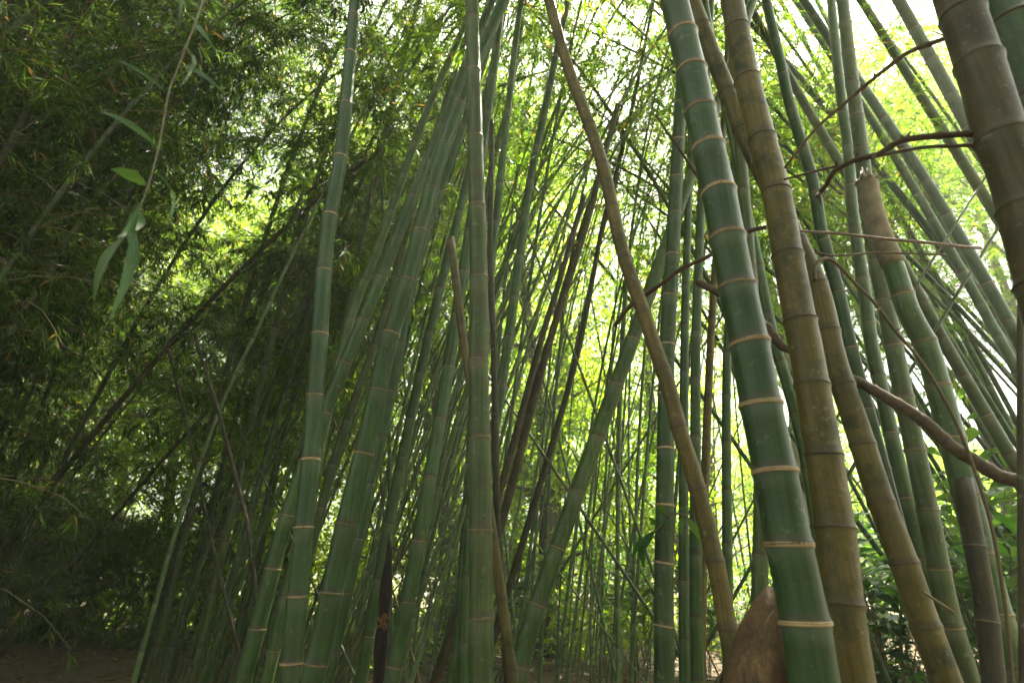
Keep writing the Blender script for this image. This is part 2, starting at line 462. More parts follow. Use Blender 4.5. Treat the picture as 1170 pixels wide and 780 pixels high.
def culm(label, pts, Y, w, mat=G_, ring='tan', nodes_px=None, spacing=0.30, Y2=None, end='live', length=12.0, n=22, group=None, name='bamboo_culm', cat='bamboo', rings=True, crown=True, arch=0.25):
    """pts: photo pixels from the lowest to the highest; Y metres ahead at the lowest, Y2 at the highest; w: pixel width at the lowest"""
    Y2 = Y if Y2 is None else Y2
    ys = np.array([p[1] for p in pts], float)
    f = (ys[0] - ys) / max(1e-6, ys[0] - ys[-1])
    P = np.array([at(p[0], p[1], Y + (Y2 - Y) * t) for p, t in zip(pts, f)])
    C = catmull(P, 10)
    r0 = 0.5 * w * project(P[0])[2] / FPX
    # down to the ground
    d0 = C[0] - C[min(8, len(C) - 1)]; d0 /= np.linalg.norm(d0)
    if C[0][2] > 0.0 and d0[2] < -0.2:
        # straighten a little towards the ground
        L = (C[0][2] + 0.08) / -d0[2]
        k = max(3, int(L / 0.15))
        C = np.vstack([C[0] + d0 * (L * np.linspace(1, 0, k, endpoint=False))[:, None], C])
    Sx = np.concatenate([[0], np.cumsum(np.linalg.norm(np.diff(C, axis=0), axis=1))])
    s_ref = np.interp(0, [0], [0])
    s_ref = Sx[np.argmin(np.linalg.norm(C - P[0], axis=1))]
    s_vis_end = Sx[-1]
    if end == 'live':
        d = C[-1] - C[-6]; d /= np.linalg.norm(d)
        hz = np.array([d[0], d[1], 0.0]); hz /= np.linalg.norm(hz) + 1e-6
        left = max(2.0, length - Sx[-1]); k = int(left / 0.3); p = C[-1]; ext = []
        for i in range(k):
            p = p + d * (left / k); ext.append(p)
            d = d + (hz * 0.6 - np.array([0, 0, 0.4])) * arch * (i / k) * (left / k) * 0.25; d /= np.linalg.norm(d)
        C = np.vstack([C, ext])
    S = np.concatenate([[0], np.cumsum(np.linalg.norm(np.diff(C, axis=0), axis=1))])
    tot = S[-1]
    rad = r0 * (1 - 0.55 * np.clip((S - s_ref) / max(length, tot), -0.08, 1) ** 1.0 * 1.0)
    if end == 'live': rad *= np.clip((tot - S) / 2.5, 0.12, 1) ** 0.6
    # nodes
    if nodes_px:
        vis = np.array([project(c)[1] for c in C[Sx.size * 0: len(Sx)]])
        o = np.argsort(vis)
        ns = sorted(float(np.interp(y, vis[o], Sx[o])) for y in nodes_px)
        st = np.median(np.diff(ns)); a = ns[0]
        while a - st > 0.1: a -= st * 0.93; ns.insert(0, a)
        a = ns[-1]
        while a + st < tot: a += st; ns.append(a)
    else:
        ns, a = [], random.uniform(0.05, spacing)
        while a < tot - 0.05:
            ns.append(a); a += spacing * random.uniform(0.92, 1.08) * (0.8 + 0.2 * min(1, a / 2))
    base = C[0].copy(); base[2] = max(base[2], 0.0) if end != 'hang' else base[2]
    root = tag(link(name, None, loc=base), label, cat, group)
    v, q, t, fra = stem_geometry(C, S, ns, rad, n)
    me = make_mesh('culm_stem', v - base, q, t, [mat], {'fr': fra})
    link('stem', me, root)
    if rings:
        for s in ns:
            if s > s_vis_end + 0.3 or s > tot - 0.05: continue
            p = np.array([np.interp(s, S, C[:, i]) for i in range(3)])
            p2 = np.array([np.interp(s + 0.05, S, C[:, i]) for i in range(3)]); p1 = np.array([np.interp(s - 0.05, S, C[:, i]) for i in range(3)])
            px, py, z = project(p)
            if z < 0.2 or py > 900 or py < -150 or p[2] < 0.05: continue
            rq = quat_to(p2 - p1) @ Quaternion((0, 0, 1), random.uniform(0, 6.28)) @ Quaternion((1, 0, 0), random.gauss(0, 0.03))
            rr = float(np.interp(s, S, rad))
            link('node_ring', RINGS[ring], root, p - base, rq, (rr * random.uniform(0.99, 1.015), rr, rr * random.uniform(0.8, 1.25)))
    if end == 'live' and crown:
        k = np.searchsorted(S, max(s_vis_end + 1.0, tot - 6.5)); k = min(k, len(C) - 2)
        d = C[-1] - C[k]
        link('foliage', random.choice(CROWNS), root, C[k] - base, quat_to(d) @ Quaternion((0, 0, 1), random.uniform(0, 6.28)), np.linalg.norm(d) / 7.0)
    return root, C, S, rad, base


# ------------------------------------------------------------------ the near and middle culms, one by one
culm('green culm with pale rings, nearer of the leaning pair beside the dark leafy thicket',
     [(331, 785), (333, 757), (340, 681), (347.5, 600), (357, 500), (365, 390), (374, 270), (389, 180), (398, 90), (406, -5)], 2.6, 25, G_, 'pale', [62, 120, 180, 246, 310, 382, 452, 525, 602, 681, 757])
A = culm('thick upright olive green culm with blotchy rings, tallest at the middle of the grove',
     [(550, 785), (550, 705), (549, 605), (548, 497), (546.5, 412), (547, 318), (544, 200), (541, 82), (539, -5)], 2.5, 30, O_, 'tan', [82, 158, 236, 318, 412, 500, 605, 705])
culm('stout green culm with grey tan rings leaning across behind the pale ringed one',
     [(354, 785), (371, 715), (394, 605), (421, 495), (444, 390), (466, 320), (503, 180), (540, 82), (578, -5)], 3.0, 28, G_, 'tan', spacing=0.34)
culm('green culm running close behind and parallel to the stout leaning one',
     [(372, 785), (400, 660), (436, 500), (455, 410), (470, 330), (500, 228), (528, 148), (556, 60), (574, -5)], 3.7, 15, G_, 'tan', spacing=0.33)
culm('bare brown cane slanting the opposite way across the bright gap to the shoot',
     [(836, 745), (830, 710), (817, 640), (792, 540), (779, 500), (763, 440), (746, 390), (736, 359), (710, 282), (686, 180), (649, 77), (626, -5)], 2.3, 22, B_, 'dark', spacing=0.27)
E = culm('fat deep green culm with bold cream rings, standing beside the brown shoot',
     [(931, 785), (919.5, 710), (901, 621), (885, 538), (869, 462), (856, 392), (842, 328), (831, 272), (821, 220), (809, 169), (790, 82), (769, -5)], 1.5, 56, G2_, 'pale', [40, 82, 127, 169, 220, 272, 328, 392, 462, 538, 621, 710], n=32)
culm('fat mottled brown culm just beyond the cream ringed green one',
     [(976, 785), (964, 700), (955, 610), (936, 490), (919, 390), (914, 367), (900, 292), (887, 220), (871, 159), (854, 92), (835, -5)], 1.9, 47, B_, 'dark', [34, 92, 159, 220, 292, 367, 440, 520, 603, 690], n=30)
culm('long brown culm that bends and crosses behind the fat mottled brown one',
     [(1084, 785), (1056, 710), (1032, 640), (1004, 565), (980, 490), (963, 440), (951, 400), (934, 328), (895, 245), (850, 154), (837, 118), (816, 67), (789, -5)], 2.3, 33, B_, 'dark', spacing=0.24, n=26)
Hc = culm('very thick dark brown culm cutting across the top corner, bare branches at its ring',
     [(1178, 262), (1161, 200), (1143, 154), (1120, 77), (1092, -5)], 1.1, 54, DK_, 'dark', [18, 72, 158, 240], n=30)
culm('dark green culm at the very edge above the thick brown one',
     [(1186, 120), (1165, 50), (1146, -5)], 1.25, 52, G_, 'dark', spacing=0.3)
culm('green culm passing behind the bare thorny branches, first one beyond the mottled brown culm',
     [(1075, 785), (1048, 690), (1022, 590), (996, 490), (971, 395), (956, 328), (939, 267), (928, 205), (902, 118), (893, 77), (874, -5)], 3.2, 21, G_, 'tan', spacing=0.36)
culm('grey green culm behind the thorny branches, bends slightly, taller neighbour of the snapped pale culm',
     [(1100, 785), (1060, 660), (1026, 530), (1006, 440), (996, 395), (987, 328), (974, 241), (969, 169), (960, 103), (949, -5)], 3.4, 20, G_, 'tan', spacing=0.36)
K = culm('thick culm snapped off at a pale splintered top against the white sky',
     [(1165, 785), (1137, 695), (1118, 620), (1100, 550), (1079, 468), (1058, 395), (1039, 359), (1022, 308), (1000, 250), (990, 206)], 2.8, 33, G_, 'tan', spacing=0.26, end='snapped')
culm('green culm hugging the snapped pale culm on its shaded side',
     [(1108, 785), (1083, 700), (1066, 615), (1051, 540), (1035, 465), (1020, 390), (1004, 310), (992, 240), (984, 170), (972, 80), (962, -5)], 3.1, 26, O_, 'tan', spacing=0.3)
culm('dark slim pole rising straight at the very edge of the grove',
     [(1169, 785), (1167, 600), (1166, 400), (1167, 250), (1170, 100), (1172, -5)], 1.6, 9, DK_, 'dark', spacing=0.4, rings=False)
culm('dark culm with a sawn brown top standing in front of the snapped culm',
     [(1136, 785), (1127, 700), (1113, 620), (1103, 565), (1099, 546)], 2.5, 24, DK_, 'tan', spacing=0.3, end='snapped')
S_ = culm('blue green culm with pale rings, partly hidden by the slanting brown cane',
     [(759, 785), (758.5, 657), (760, 547), (762, 400), (768, 300), (772, 220), (778, 110), (783, 40), (786, -5)], 3.0, 24, G2_, 'pale', spacing=0.30)
culm('dark green culm standing next to the blue green ringed one',
     [(782, 785), (781, 600), (782, 400), (785, 280), (790, 150), (797, -5)], 3.6, 13, G_, 'tan', spacing=0.33)
culm('dark green culm, second in the close upright row behind the fat ringed culm',
     [(797, 785), (795, 600), (795, 400), (800, 260), (806, 130), (813, -5)], 3.3, 15, G_, 'tan', spacing=0.33)
culm('brown upright culm seen between the slanting cane and the fat ringed culm',
     [(800, 785), (803, 620), (806, 530), (812, 390), (818, 290), (826, 150), (834, -5)], 4.2, 12, B_, 'dark', spacing=0.33)
culm('green culm with loose leaves, last in the upright row before the fat ringed culm',
     [(832, 785), (831, 640), (830, 440), (834, 330), (838, 200), (842, -5)], 3.8, 13, G_, 'tan', spacing=0.33)
culm('olive culm half hidden right behind the brown shoot tip',
     [(866, 785), (868, 670), (870, 560), (866, 430), (856, 290), (846, 170), (838, 60), (833, -5)], 2.6, 20, O_, 'tan', spacing=0.28)
culm('slim dark green culm leaning between the fat ringed culm and the mottled brown one',
     [(960, 785), (940, 640), (918, 510), (897, 430), (883, 385), (862, 280), (848, 220), (838, 160), (815, 60), (804, -5)], 2.9, 17, G_, 'tan', spacing=0.3)
culm('broad green culm leaning across the grove floor opposite the slanting brown cane',
     [(588, 785), (606, 715), (635, 630), (680, 505), (720, 395), (757, 292), (790, 200), (830, 90), (862, -5)], 3.6, 23, G_, 'tan', spacing=0.36)
culm('slim grey green culm leaning up behind the ringed pair to the leaf wall',
     [(345, 600), (370, 490), (402, 359), (434, 277), (468, 180), (495, 110), (521, 51), (545, -5)], 4.2, 13, G_, 'tan', spacing=0.36, arch=0.2)
culm('slim olive culm leaning parallel and just beyond the grey green one at the leaf wall',
     [(362, 600), (390, 500), (436, 369), (477, 220), (505, 130), (523, 72), (548, -5)], 4.8, 11, O_, 'tan', spacing=0.36)
culm('grey green culm at the gap that fades up into high leaves beside the central culm',
     [(532, 600), (545, 390), (553, 250), (567, 169), (582, 113), (600, 0), (604, -20)], 5.0, 11, G_, 'tan', spacing=0.38)
culm('straight green culm leaning over the bright gap between central culm and brown cane',
     [(540, 640), (565, 490), (579, 400), (592, 308), (606, 205), (622, 128), (636, 60), (650, -5)], 4.0, 14, G_, 'tan', spacing=0.36)
culm('thin dead brown pole standing tight against the central culm',
     [(581, 785), (575, 680), (568, 590), (564, 390), (560, 300), (561, 200), (562, 138)], 2.9, 10, DK_, 'dark', spacing=0.32, end='snapped', rings=False)
culm('thin dark culm crossing the white sky hole, upper one of two',
     [(600, 610), (630, 510), (662, 395), (688, 260), (700, 215), (725, 110), (748, -5)], 5.2, 8, DK_, 'dark', spacing=0.4, rings=False)
culm('thin dark culm crossing the white sky hole, meeting its twin near the top',
     [(540, 650), (575, 550), (626, 390), (655, 290), (688, 185), (720, 95), (746, -5)], 5.6, 6, DK_, 'dark', spacing=0.4, rings=False)
culm('thin dead culm with a broken top in the bright gap',
     [(545, 640), (573, 555), (618, 390), (640, 318), (667, 225)], 4.6, 9, DK_, 'dark', spacing=0.36, end='snapped', rings=False)
culm('dark brown culm leaning close beside the broken topped one in the gap',
     [(548, 680), (575, 590), (604, 480), (628, 390), (650, 320), (672, 250), (690, 180), (706, 120)], 4.3, 11, DK_, 'dark', spacing=0.36, end='snapped', rings=False)
culm('broken brown cane leaning on the central culm from the shaded side',
     [(550, 520), (540, 450), (531, 400), (522, 330), (515, 272)], 2.8, 11, B_, 'dark', spacing=0.3, end='snapped')
culm('long slender pale green culm curving up in front of the litter path',
     [(151, 785), (170, 715), (200, 610), (228, 530), (250, 470), (272, 420), (290, 385), (320, 320), (352, 255)], 4.6, 6, GL_, 'tan', spacing=0.36, rings=False, length=9)
culm('stocky green culm leaning out low behind the pale ringed culm',
     [(276, 785), (300, 695), (322, 610), (345, 540), (372, 470), (400, 400), (430, 330), (462, 250)], 3.6, 20, G_, 'tan', spacing=0.34)
culm('broad green culm leaning in the shade between the stout leaning one and the central culm',
     [(446, 785), (462, 705), (480, 610), (497, 510), (517, 390), (528, 320), (545, 210), (560, 110), (574, -5)], 3.2, 19, G_, 'tan', spacing=0.33)
culm('green culm rising right behind the black rotten stump',
     [(411, 785), (428, 690), (444, 600), (458, 530), (472, 465), (485, 405), (505, 320), (530, 220), (560, 90), (580, -5)], 3.9, 15, G_, 'tan', spacing=0.35)
culm('dark green culm low beside the central culm on its shaded side',
     [(528, 785), (532, 690), (538, 590), (546, 480), (556, 360), (570, 220), (590, 40), (597, -5)], 3.5, 14, G_, 'tan', spacing=0.35)
culm('thin dark dead cane leaning the wrong way behind the slender pale culm',
     [(262, 700), (247, 640), (228, 555), (212, 480), (196, 415), (188, 385)], 5.0, 4, DK_, 'dark', spacing=0.35, end='snapped', rings=False)
culm('thin kinked dark cane crossing between slender pale culm and pale ringed culm',
     [(290, 655), (283, 600), (268, 540), (250, 470), (232, 415), (222, 380)], 4.2, 5, DK_, 'dark', spacing=0.33, end='snapped', rings=False)
# slanting canes of the right hand stand
right_set = [
    ([(1215, 480), (1172, 405), (1130, 328), (1060, 210), (1000, 120), (958, 60), (915, -5)], 4.0, 15, 'long green culm slanting low through the sunlit leaves toward the edge pole'),
    ([(1215, 330), (1165, 246), (1110, 150), (1060, 60), (1024, -5)], 3.4, 17, 'dark green culm slanting just under the thick dark brown corner culm'),
    ([(1240, 560), (1160, 420), (1098, 308), (1050, 225), (1016, 169), (960, 80), (905, -5)], 5.0, 13, 'green culm slanting in the middle of the bright right hand stand'),
    ([(1250, 700), (1200, 590), (1160, 530), (1110, 445), (1070, 375), (1030, 300), (990, 235), (920, 120), (850, -5)], 4.4, 17, 'dark green culm slanting behind the snapped pale culm'),
    ([(1250, 420), (1172, 300), (1100, 185), (1040, 90), (990, 10), (980, -5)], 4.6, 14, 'thin green culm slanting above the bare thorny branches'),
    ([(1260, 560), (1190, 440), (1120, 330), (1075, 250), (1030, 170), (960, 50), (930, -5)], 5.8, 11, 'slim far culm slanting through the pale gap above the snapped culm'),
]
for p, y, w, lab in right_set:
    culm(lab, p, y, w, random.choice([G_, O_]), 'tan', spacing=0.34, rings=w > 13)

# ------------------------------------------------------------------ dead branches and vines
def kink(C, every, amp):
    n = len(C); k = np.arange(0, n + every, every)
    off = rng.normal(0, amp, (len(k), 3)); off[0] = 0
    return C + np.stack([np.interp(np.arange(n), k, off[:, i]) for i in range(3)], 1)


def cane(label, pts, Y, w0, w1, name, cat, mat, Y2=None, thorns=(), n=8, knots=7, seed=1):
    Y2 = Y if Y2 is None else Y2
    k = len(pts)
    P = np.array([at(p[0], p[1], Y + (Y2 - Y) * i / (k - 1)) for i, p in enumerate(pts)])
    C = catmull(P, 10)
    z0, z1 = project(C[0])[2], project(C[-1])[2]
    r = np.linspace(w0 * z0 / FPX / 2, w1 * z1 / FPX / 2, len(C))
    for i in range(3, len(C) - 2, knots): r[i] *= 1.15
    C = kink(C, knots, float(r.mean()) * 0.35)
    base = C[0]
    root = tag(link(name, None, loc=base), label, cat)
    mb = MB(); mb.tube(C - base, r, n); link('cane', mb.mesh('cane', [mat]), root)
    for (tx, ty, dx, dy) in thorns:
        j = np.argmin([abs(project(c)[0] - tx) + abs(project(c)[1] - ty) for c in C])
        p = C[j]; q = at(tx + dx, ty + dy, p[1] - 0.02)
        mb = MB(); mb.tube([p - base, (p + q) / 2 - base + np.array([0, 0, 0.004]), q - base], [r[j] * 0.8, r[j] * 0.5, r[j] * 0.12], 5)
        link('spur', mb.mesh('spur', [mat]), root)
    return root


def side_branch(parent, base, pts, Y, w0, w1, mat, spurs=(), name='branch', Y2=None):
    Y2 = Y if Y2 is None else Y2
    P = np.array([at(p[0], p[1], Y + (Y2 - Y) * i / (len(pts) - 1)) for i, p in enumerate(pts)])
    C = catmull(P, 9)
    r = np.linspace(w0 * project(C[0])[2] / FPX / 2, w1 * project(C[-1])[2] / FPX / 2, len(C))
    for i in range(4, len(C) - 2, 9): r[i] *= 1.25
    C = kink(C, 9, float(r.mean()) * 0.5)
    mb = MB(); mb.tube(C - base, r, 8)
    o = link(name, mb.mesh('branch', [mat]), parent)
    for (tx, ty, dx, dy) in spurs:
        j = int(np.argmin([abs(project(c)[0] - tx) + abs(project(c)[1] - ty) for c in C]))
        p = C[j]; q = at(tx + dx, ty + dy, p[1] - 0.01)
        mb = MB(); mb.tube([p - base, (p + q) / 2 - base, q - base], [r[j], r[j] * 0.6, r[j] * 0.15], 5)
        link('spur', mb.mesh('spur', [mat]), o)
    return o


hroot, hbase = Hc[0], Hc[4]
side_branch(hroot, hbase, [(1141, 156), (1100, 157), (1038, 161), (1002, 176), (977, 182), (956, 195), (943, 208), (933, 226)], 1.1, 8, 5, DTWIG_,
            [(1038, 161, 3, -11), (1036, 161, -6, -7), (979, 181, 2, -13), (1000, 176, -4, 9), (934, 222, 4, 12), (934, 220, -5, 6), (1108, 157, 3, -6)], Y2=1.35)
side_branch(hroot, hbase, [(1136, 165), (1100, 167), (1054, 169), (1002, 178), (956, 190), (925, 198), (896, 206)], 1.12, 5, 2.5, DTWIG_, [(956, 190, -3, -7)], Y2=1.4)
side_branch(hroot, hbase, [(1106, 30), (1079, 43), (1038, 61), (1002, 87), (967, 115), (930, 151), (898, 192)], 1.1, 7, 3, DTWIG_, [(1002, 87, -4, -4)], Y2=1.5)
cane('thick bare brown cane propped across the stand, running behind the fat culms',
     [(1195, 566), (1166, 554), (1120, 529), (1079, 500), (1043, 475), (1002, 452), (977, 436), (930, 408), (886, 383), (870, 372), (825, 340), (794, 323)], 2.0, 17, 8, 'dead_cane', 'cane', DTWIG_, Y2=2.6, n=12)
cane('thin crooked twig reaching from the slanting cane to the mottled brown culm',
     [(876, 259), (850, 268), (819, 290), (783, 305), (760, 322), (737, 336), (718, 352), (701, 372)], 2.1, 5, 5, 'bare_twig', 'twig', DTWIG_, thorns=[(737, 336, -14, 8), (783, 305, 4, -7)], Y2=2.6)
cane('short dark twig pointing down to the cream ringed culm', [(802, 208), (790, 190), (773, 167), (760, 148), (749, 131)], 1.6, 4, 2.5, 'bare_twig', 'twig', DTWIG_, thorns=[(773, 167, 5, -6)])
cane('thin vine strung level below the thorny branches', [(1120, 283), (1095, 282), (1020, 274), (951, 267), (905, 262)], 2.6, 4, 3, 'vine', 'vine', DTWIG_, Y2=2.1)
cane('short level vine just under the long one', [(1080, 291), (1040, 290), (1000, 289), (960, 292), (930, 288)], 2.5, 2.5, 2, 'vine', 'vine', DTWIG_)
cane('hooked thorny vine curling over and dropping past the snapped culm',
     [(931, 320), (931, 308), (934, 300), (943, 295), (956, 300), (977, 323), (1002, 349), (1023, 379), (1046, 404), (1070, 440), (1100, 500), (1130, 590), (1150, 700), (1160, 800), (1164, 860)], 2.0, 4, 4.5, 'vine', 'vine', TWIG_,
     thorns=[(977, 323, 8, -5), (1002, 349, 9, -3), (1004, 350, -2, 9), (1023, 379, 8, -4)], Y2=2.1)
cane('bright yellow green stick leaning low against the long brown culm', [(1089, 699), (1075, 690), (1053, 674)], 2.2, 3.5, 3, 'stick', 'stick', TWIG_)

def sprig(hero, pts, Y, leaves):
    root, base = hero[0], hero[4]
    o = side_branch(root, base, pts, Y, 2.5, 1.2, TWIG_, name='sprig')
    mb = MB()
    for a_, b_, w_ in leaves:
        blade_leaf(mb, at(*a_, Y) - base, at(*b_, Y - 0.04) - base, w_ * Y / FPX, RIGHT * 0.8 + UP * 0.4, 0.12, 7, U_())
    link('leaves', mb.mesh('sprig_leaves', [LEAFB_]), o)


U_ = random.random
sprig(S_, [(757, 598), (748, 606), (738, 612), (730, 622)], 2.95, [((748, 606), (734, 634), 9), ((738, 612), (722, 640), 8), ((752, 602), (741, 590), 6), ((732, 620), (736, 650), 8)])
sprig(S_, [(762, 590), (772, 586), (786, 592), (796, 604)], 2.95, [((772, 586), (790, 580), 6), ((786, 592), (801, 618), 9), ((780, 590), (778, 612), 7), ((762, 590), (752, 574), 6)])
# broken culm tops: splintered rims are parts of their culms
def splinter(rootC, w, mat):
    root, C, S, rad, base = rootC
    d = C[-1] - C[-4]; d /= np.linalg.norm(d)
    mb = MB(); u = np.cross(d, [0, 1, 0]); u /= np.linalg.norm(u); v = np.cross(d, u)
    for k in range(9):
        a = k * 2 * math.pi / 9 + random.uniform(-.1, .1); r = rad[-1] * 0.9
        o = C[-1] + (u * math.cos(a) + v * math.sin(a)) * r - d * 0.02
        t = o + d * random.uniform(0.02, 0.13) * (1.3 if math.cos(a) < 0 else 0.6)
        mb.tube([o - base, (o + t) / 2 - base, t - base], [rad[-1] * 0.3, rad[-1] * 0.22, rad[-1] * 0.05], 5)
    link('splintered_top', mb.mesh('splintered_top', [mat]), root)
    # bleached upper stretch where the skin has come away
    j = int(np.searchsorted(S, S[-1] - 0.6))
    mb = MB(); mb.tube(C[j:] - base, rad[j:] * 1.02 + 0.0015, 22)
    link('bleached_sheath', mb.mesh('bleached_sheath', [PALE_PLAIN_]), root)


PALE_PLAIN_ = plain_mat('bleached_skin', (0.15, 0.125, 0.065), (0.30, 0.25, 0.15), 14, 0.65, 0.5)
splinter(K, 24, PALE_PLAIN_)

# ------------------------------------------------------------------ brown shoot beside the ringed culm
def shoot():
    b = at(853, 800, 1.64); ground = np.array([b[0], b[1], 0.0])
    root = tag(link('bamboo_shoot', None, loc=ground), 'fat brown sheathed bamboo shoot with a pointed tip against the cream ringed culm', 'bamboo shoot')
    tip = at(886, 663, 1.66) - ground
    # body: a tapering cone wrapped in sheaths
    H_ = tip[2]
    zs = np.linspace(-0.05, H_ - 0.02, 26)
    t = np.clip(zs / H_, 0, 1)
    w = 0.112 * np.power(np.clip(1 - t ** 5.5, 0, 1), 0.75) + 0.004
    cx = np.outer(t ** 6, np.array([tip[0] * 1.0, 0, 0])) + np.stack([np.zeros(26), np.zeros(26), zs], 1)
    mb = MB(); mb.tube(cx, w, 24); link('core', mb.mesh('core', [SHEATH_]), root)
    # overlapping sheaths, each a curved blade round the body that ends in a point
    for k in range(5):
        z0 = 0.05 + k * 0.22; z1 = H_ * (0.86 + 0.035 * k) if k > 2 else z0 + 0.42 + 0.03 * k
        a0 = k * 2.4 + 0.6 if k < 4 else -1.2
        V = []; nv, nu = 16, 15
        for i in range(nv):
            f = i / (nv - 1); z = z0 + (z1 - z0) * f
            tt = min(1, max(0, z / H_)); rr = 0.112 * max(0, 1 - tt ** 5.5) ** 0.75 + 0.009 + 0.001 * k
            half = 1.9 * (1 - f ** 2.2) + 0.02
            for j in range(nu):
                a = a0 + half * (2 * j / (nu - 1) - 1)
                rj = rr + 0.004 * f + 0.002 * math.sin(9 * a + k)
                V.append((tip[0] * tt ** 6 + rj * math.cos(a), rj * math.sin(a), z))
        idx = np.arange(nv * nu).reshape(nv, nu)
        q = np.stack([idx[:-1, :-1], idx[:-1, 1:], idx[1:, 1:], idx[1:, :-1]], -1).reshape(-1, 4)
        me = make_mesh('sheath', V, q, None, [SHEATH_]); o = link('sheath', me, root)
        so = o.modifiers.new('thick', 'SOLIDIFY'); so.thickness = 0.003
    mb = MB(); mb.tube([tip * 0.0 + np.array([tip[0] * 0.86, 0, H_ - 0.06]), tip + np.array([-0.002, 0, -0.01]), tip + np.array([0.012, 0, 0.02])], [0.02, 0.008, 0.001], 8)
    link('tip', mb.mesh('tip', [ROT_]), root)


shoot()

# black rotten stump with a fresh orange break
def stump():
    top = at(446, 610, 3.5); low = at(432, 785, 3.5)
    d = top - low; base = low - d * (low[2] / d[2])
    root = tag(link('rotten_stump', None, loc=base), 'black rotten stump with an orange broken patch low among the leaning green culms', 'stump')
    C = base + np.outer(np.linspace(0, 1, 20), top - base); r = np.full(20, 0.036) + 0.006 * np.sin(np.arange(20) * 1.7)
    r[-5:] *= np.array([0.9, 0.8, 0.6, 0.42, 0.15])
    mb = MB(); mb.tube(C - base, r, 12); link('trunk', mb.mesh('trunk', [ROT_]), root)
    p = at(437, 713, 3.44)
    mb = MB()
    for k in range(7):
        a = p + np.array([random.uniform(-.03, .02), random.uniform(-.005, .01), random.uniform(-.03, .03)])
        mb.tube([a - base, a + np.array([random.uniform(-.02, .03), -0.01, random.uniform(0.0, .05)]) - base, a + np.array([random.uniform(-.03, .05), -0.02, random.uniform(-.02, .06)]) - base], [0.007, 0.006, 0.001], 5)
    link('broken_patch', mb.mesh('broken_patch', [ORANGE_]), root)


stump()

# ------------------------------------------------------------------ hanging spray of big leaves at upper left
def spray():
    Y = 1.0
    pts = [(250, -70), (242, -35), (232, 0), (222, 30), (212, 55), (202, 82), (193, 105), (182, 165), (170, 210), (160, 237), (150, 262)]
    C = catmull(np.array([at(x, y, Y) for x, y in pts]), 6)
    base = C[0]
    root = tag(link('hanging_spray', None, loc=base), 'pale bamboo twig with long broad leaves hanging in front of the dark thicket', 'twig')
    mb = MB(); r = np.linspace(0.0026, 0.001, len(C)); r[6::6] *= 1.5; mb.tube(C - base, r, 7); link('twig', mb.mesh('twig', [plain_mat('pale_twig', (0.20, 0.19, 0.12), (0.30, 0.28, 0.19), 60, 0.6)]), root)
    mb = MB(); c2 = catmull(np.array([at(x, y, Y) for x, y in [(212, 55), (220, 66), (230, 79)]]), 5); mb.tube(c2 - base, np.linspace(0.002, 0.001, len(c2)), 5); link('twig', mb.mesh('twig', [TWIG_]), root)
    L = [((180, 168), (112, 127), 10, .3, .14), ((168, 213), (127, 193), 17, .2, .10), ((158, 240), (134, 272), 18, .25, .08), ((147, 268), (107, 347), 15, .85, .10), ((152, 258), (122, 372), 14, .02, .08),
         ((162, 232), (154, 308), 12, .0, .06), ((190, 106), (128, 68), 7, .15, .12), ((202, 82), (262, 112), 8, .3, .12), ((212, 55), (205, 100), 8, .2, .08), ((222, 30), (252, 66), 7, .4, .12),
         ((174, 195), (188, 262), 8, .1, .1), ((236, -10), (206, 34), 8, .3, .1)]
    for i, (a, b, w, c, sag) in enumerate(L):
        A_, B_2 = at(*a, Y), at(*b, Y - 0.05 - 0.04 * (i % 3))
        mb = MB(); blade_leaf(mb, A_ - base, B_2 - base, w * 1.1 / FPX, RIGHT * 0.9 + UP * 0.5 + FWD * 0.25 if i % 2 else UP * .8 - RIGHT * .4 + FWD * 0.2, sag, 10, c)
        link('leaf', mb.mesh('leaf', [LEAFN_]), root)


spray()

# ------------------------------------------------------------------ culms of the stand: one of each kind, then copies
U = random.uniform


def arched(L, arch, n=30):
    s = np.linspace(0, 1, n); z = L * (s - 0.10 * arch * s ** 4); x = arch * L * 0.30 * s ** 3
    return np.stack([x, np.zeros(n), z], 1)


def stand_proto(L, dia, arch, mat, leaf_m, start, nb, sides=9, **kw):
    C = arched(L, arch)
    S = np.concatenate([[0], np.cumsum(np.linalg.norm(np.diff(C, axis=0), axis=1))])
    rad = dia / 2 * (1 - 0.5 * S / S[-1]) * np.clip((S[-1] - S) / 1.5, 0.1, 1) ** 0.7
    ns, a = [], 0.2
    while a < S[-1] - 0.1: ns.append(a); a += 0.34
    v, q, t, fra = stem_geometry(C, S, ns, rad, sides, 0.10)
    stem = make_mesh('culm_stem', v, q, t, [mat], {'fr': fra})
    fol = foliage_mesh('culm_foliage', C, start, 1.0, nb, leaf_m, **kw) if nb else None
    return stem, fol


def clear(x0, x1, y0, y1):
    while True:
        x, y = U(x0, x1), U(y0, y1)
        if project((x, y, 0))[0] < -25: return x, y


COUNT = {'n': 0}


def stand(protos, spots, label, group, name='bamboo_culm', cat='bamboo'):
    for (x, y, lean, az, sc, k) in spots:
        stem, fol = protos[k % len(protos)]
        # lean: tilt from upright, az: compass of the lean
        d = Vector((math.sin(lean) * math.cos(az), math.sin(lean) * math.sin(az), math.cos(lean)))
        q = Vector((0, 0, 1)).rotation_difference(d) @ Quaternion((0, 0, 1), az + random.uniform(-0.5, 0.5))
        root = tag(link(name, None, loc=(x, y, -0.03), rot=q, scale=sc), label, cat, group)
        link('stem', stem, root)
        if fol: link('foliage', fol, root)
        COUNT['n'] += 1


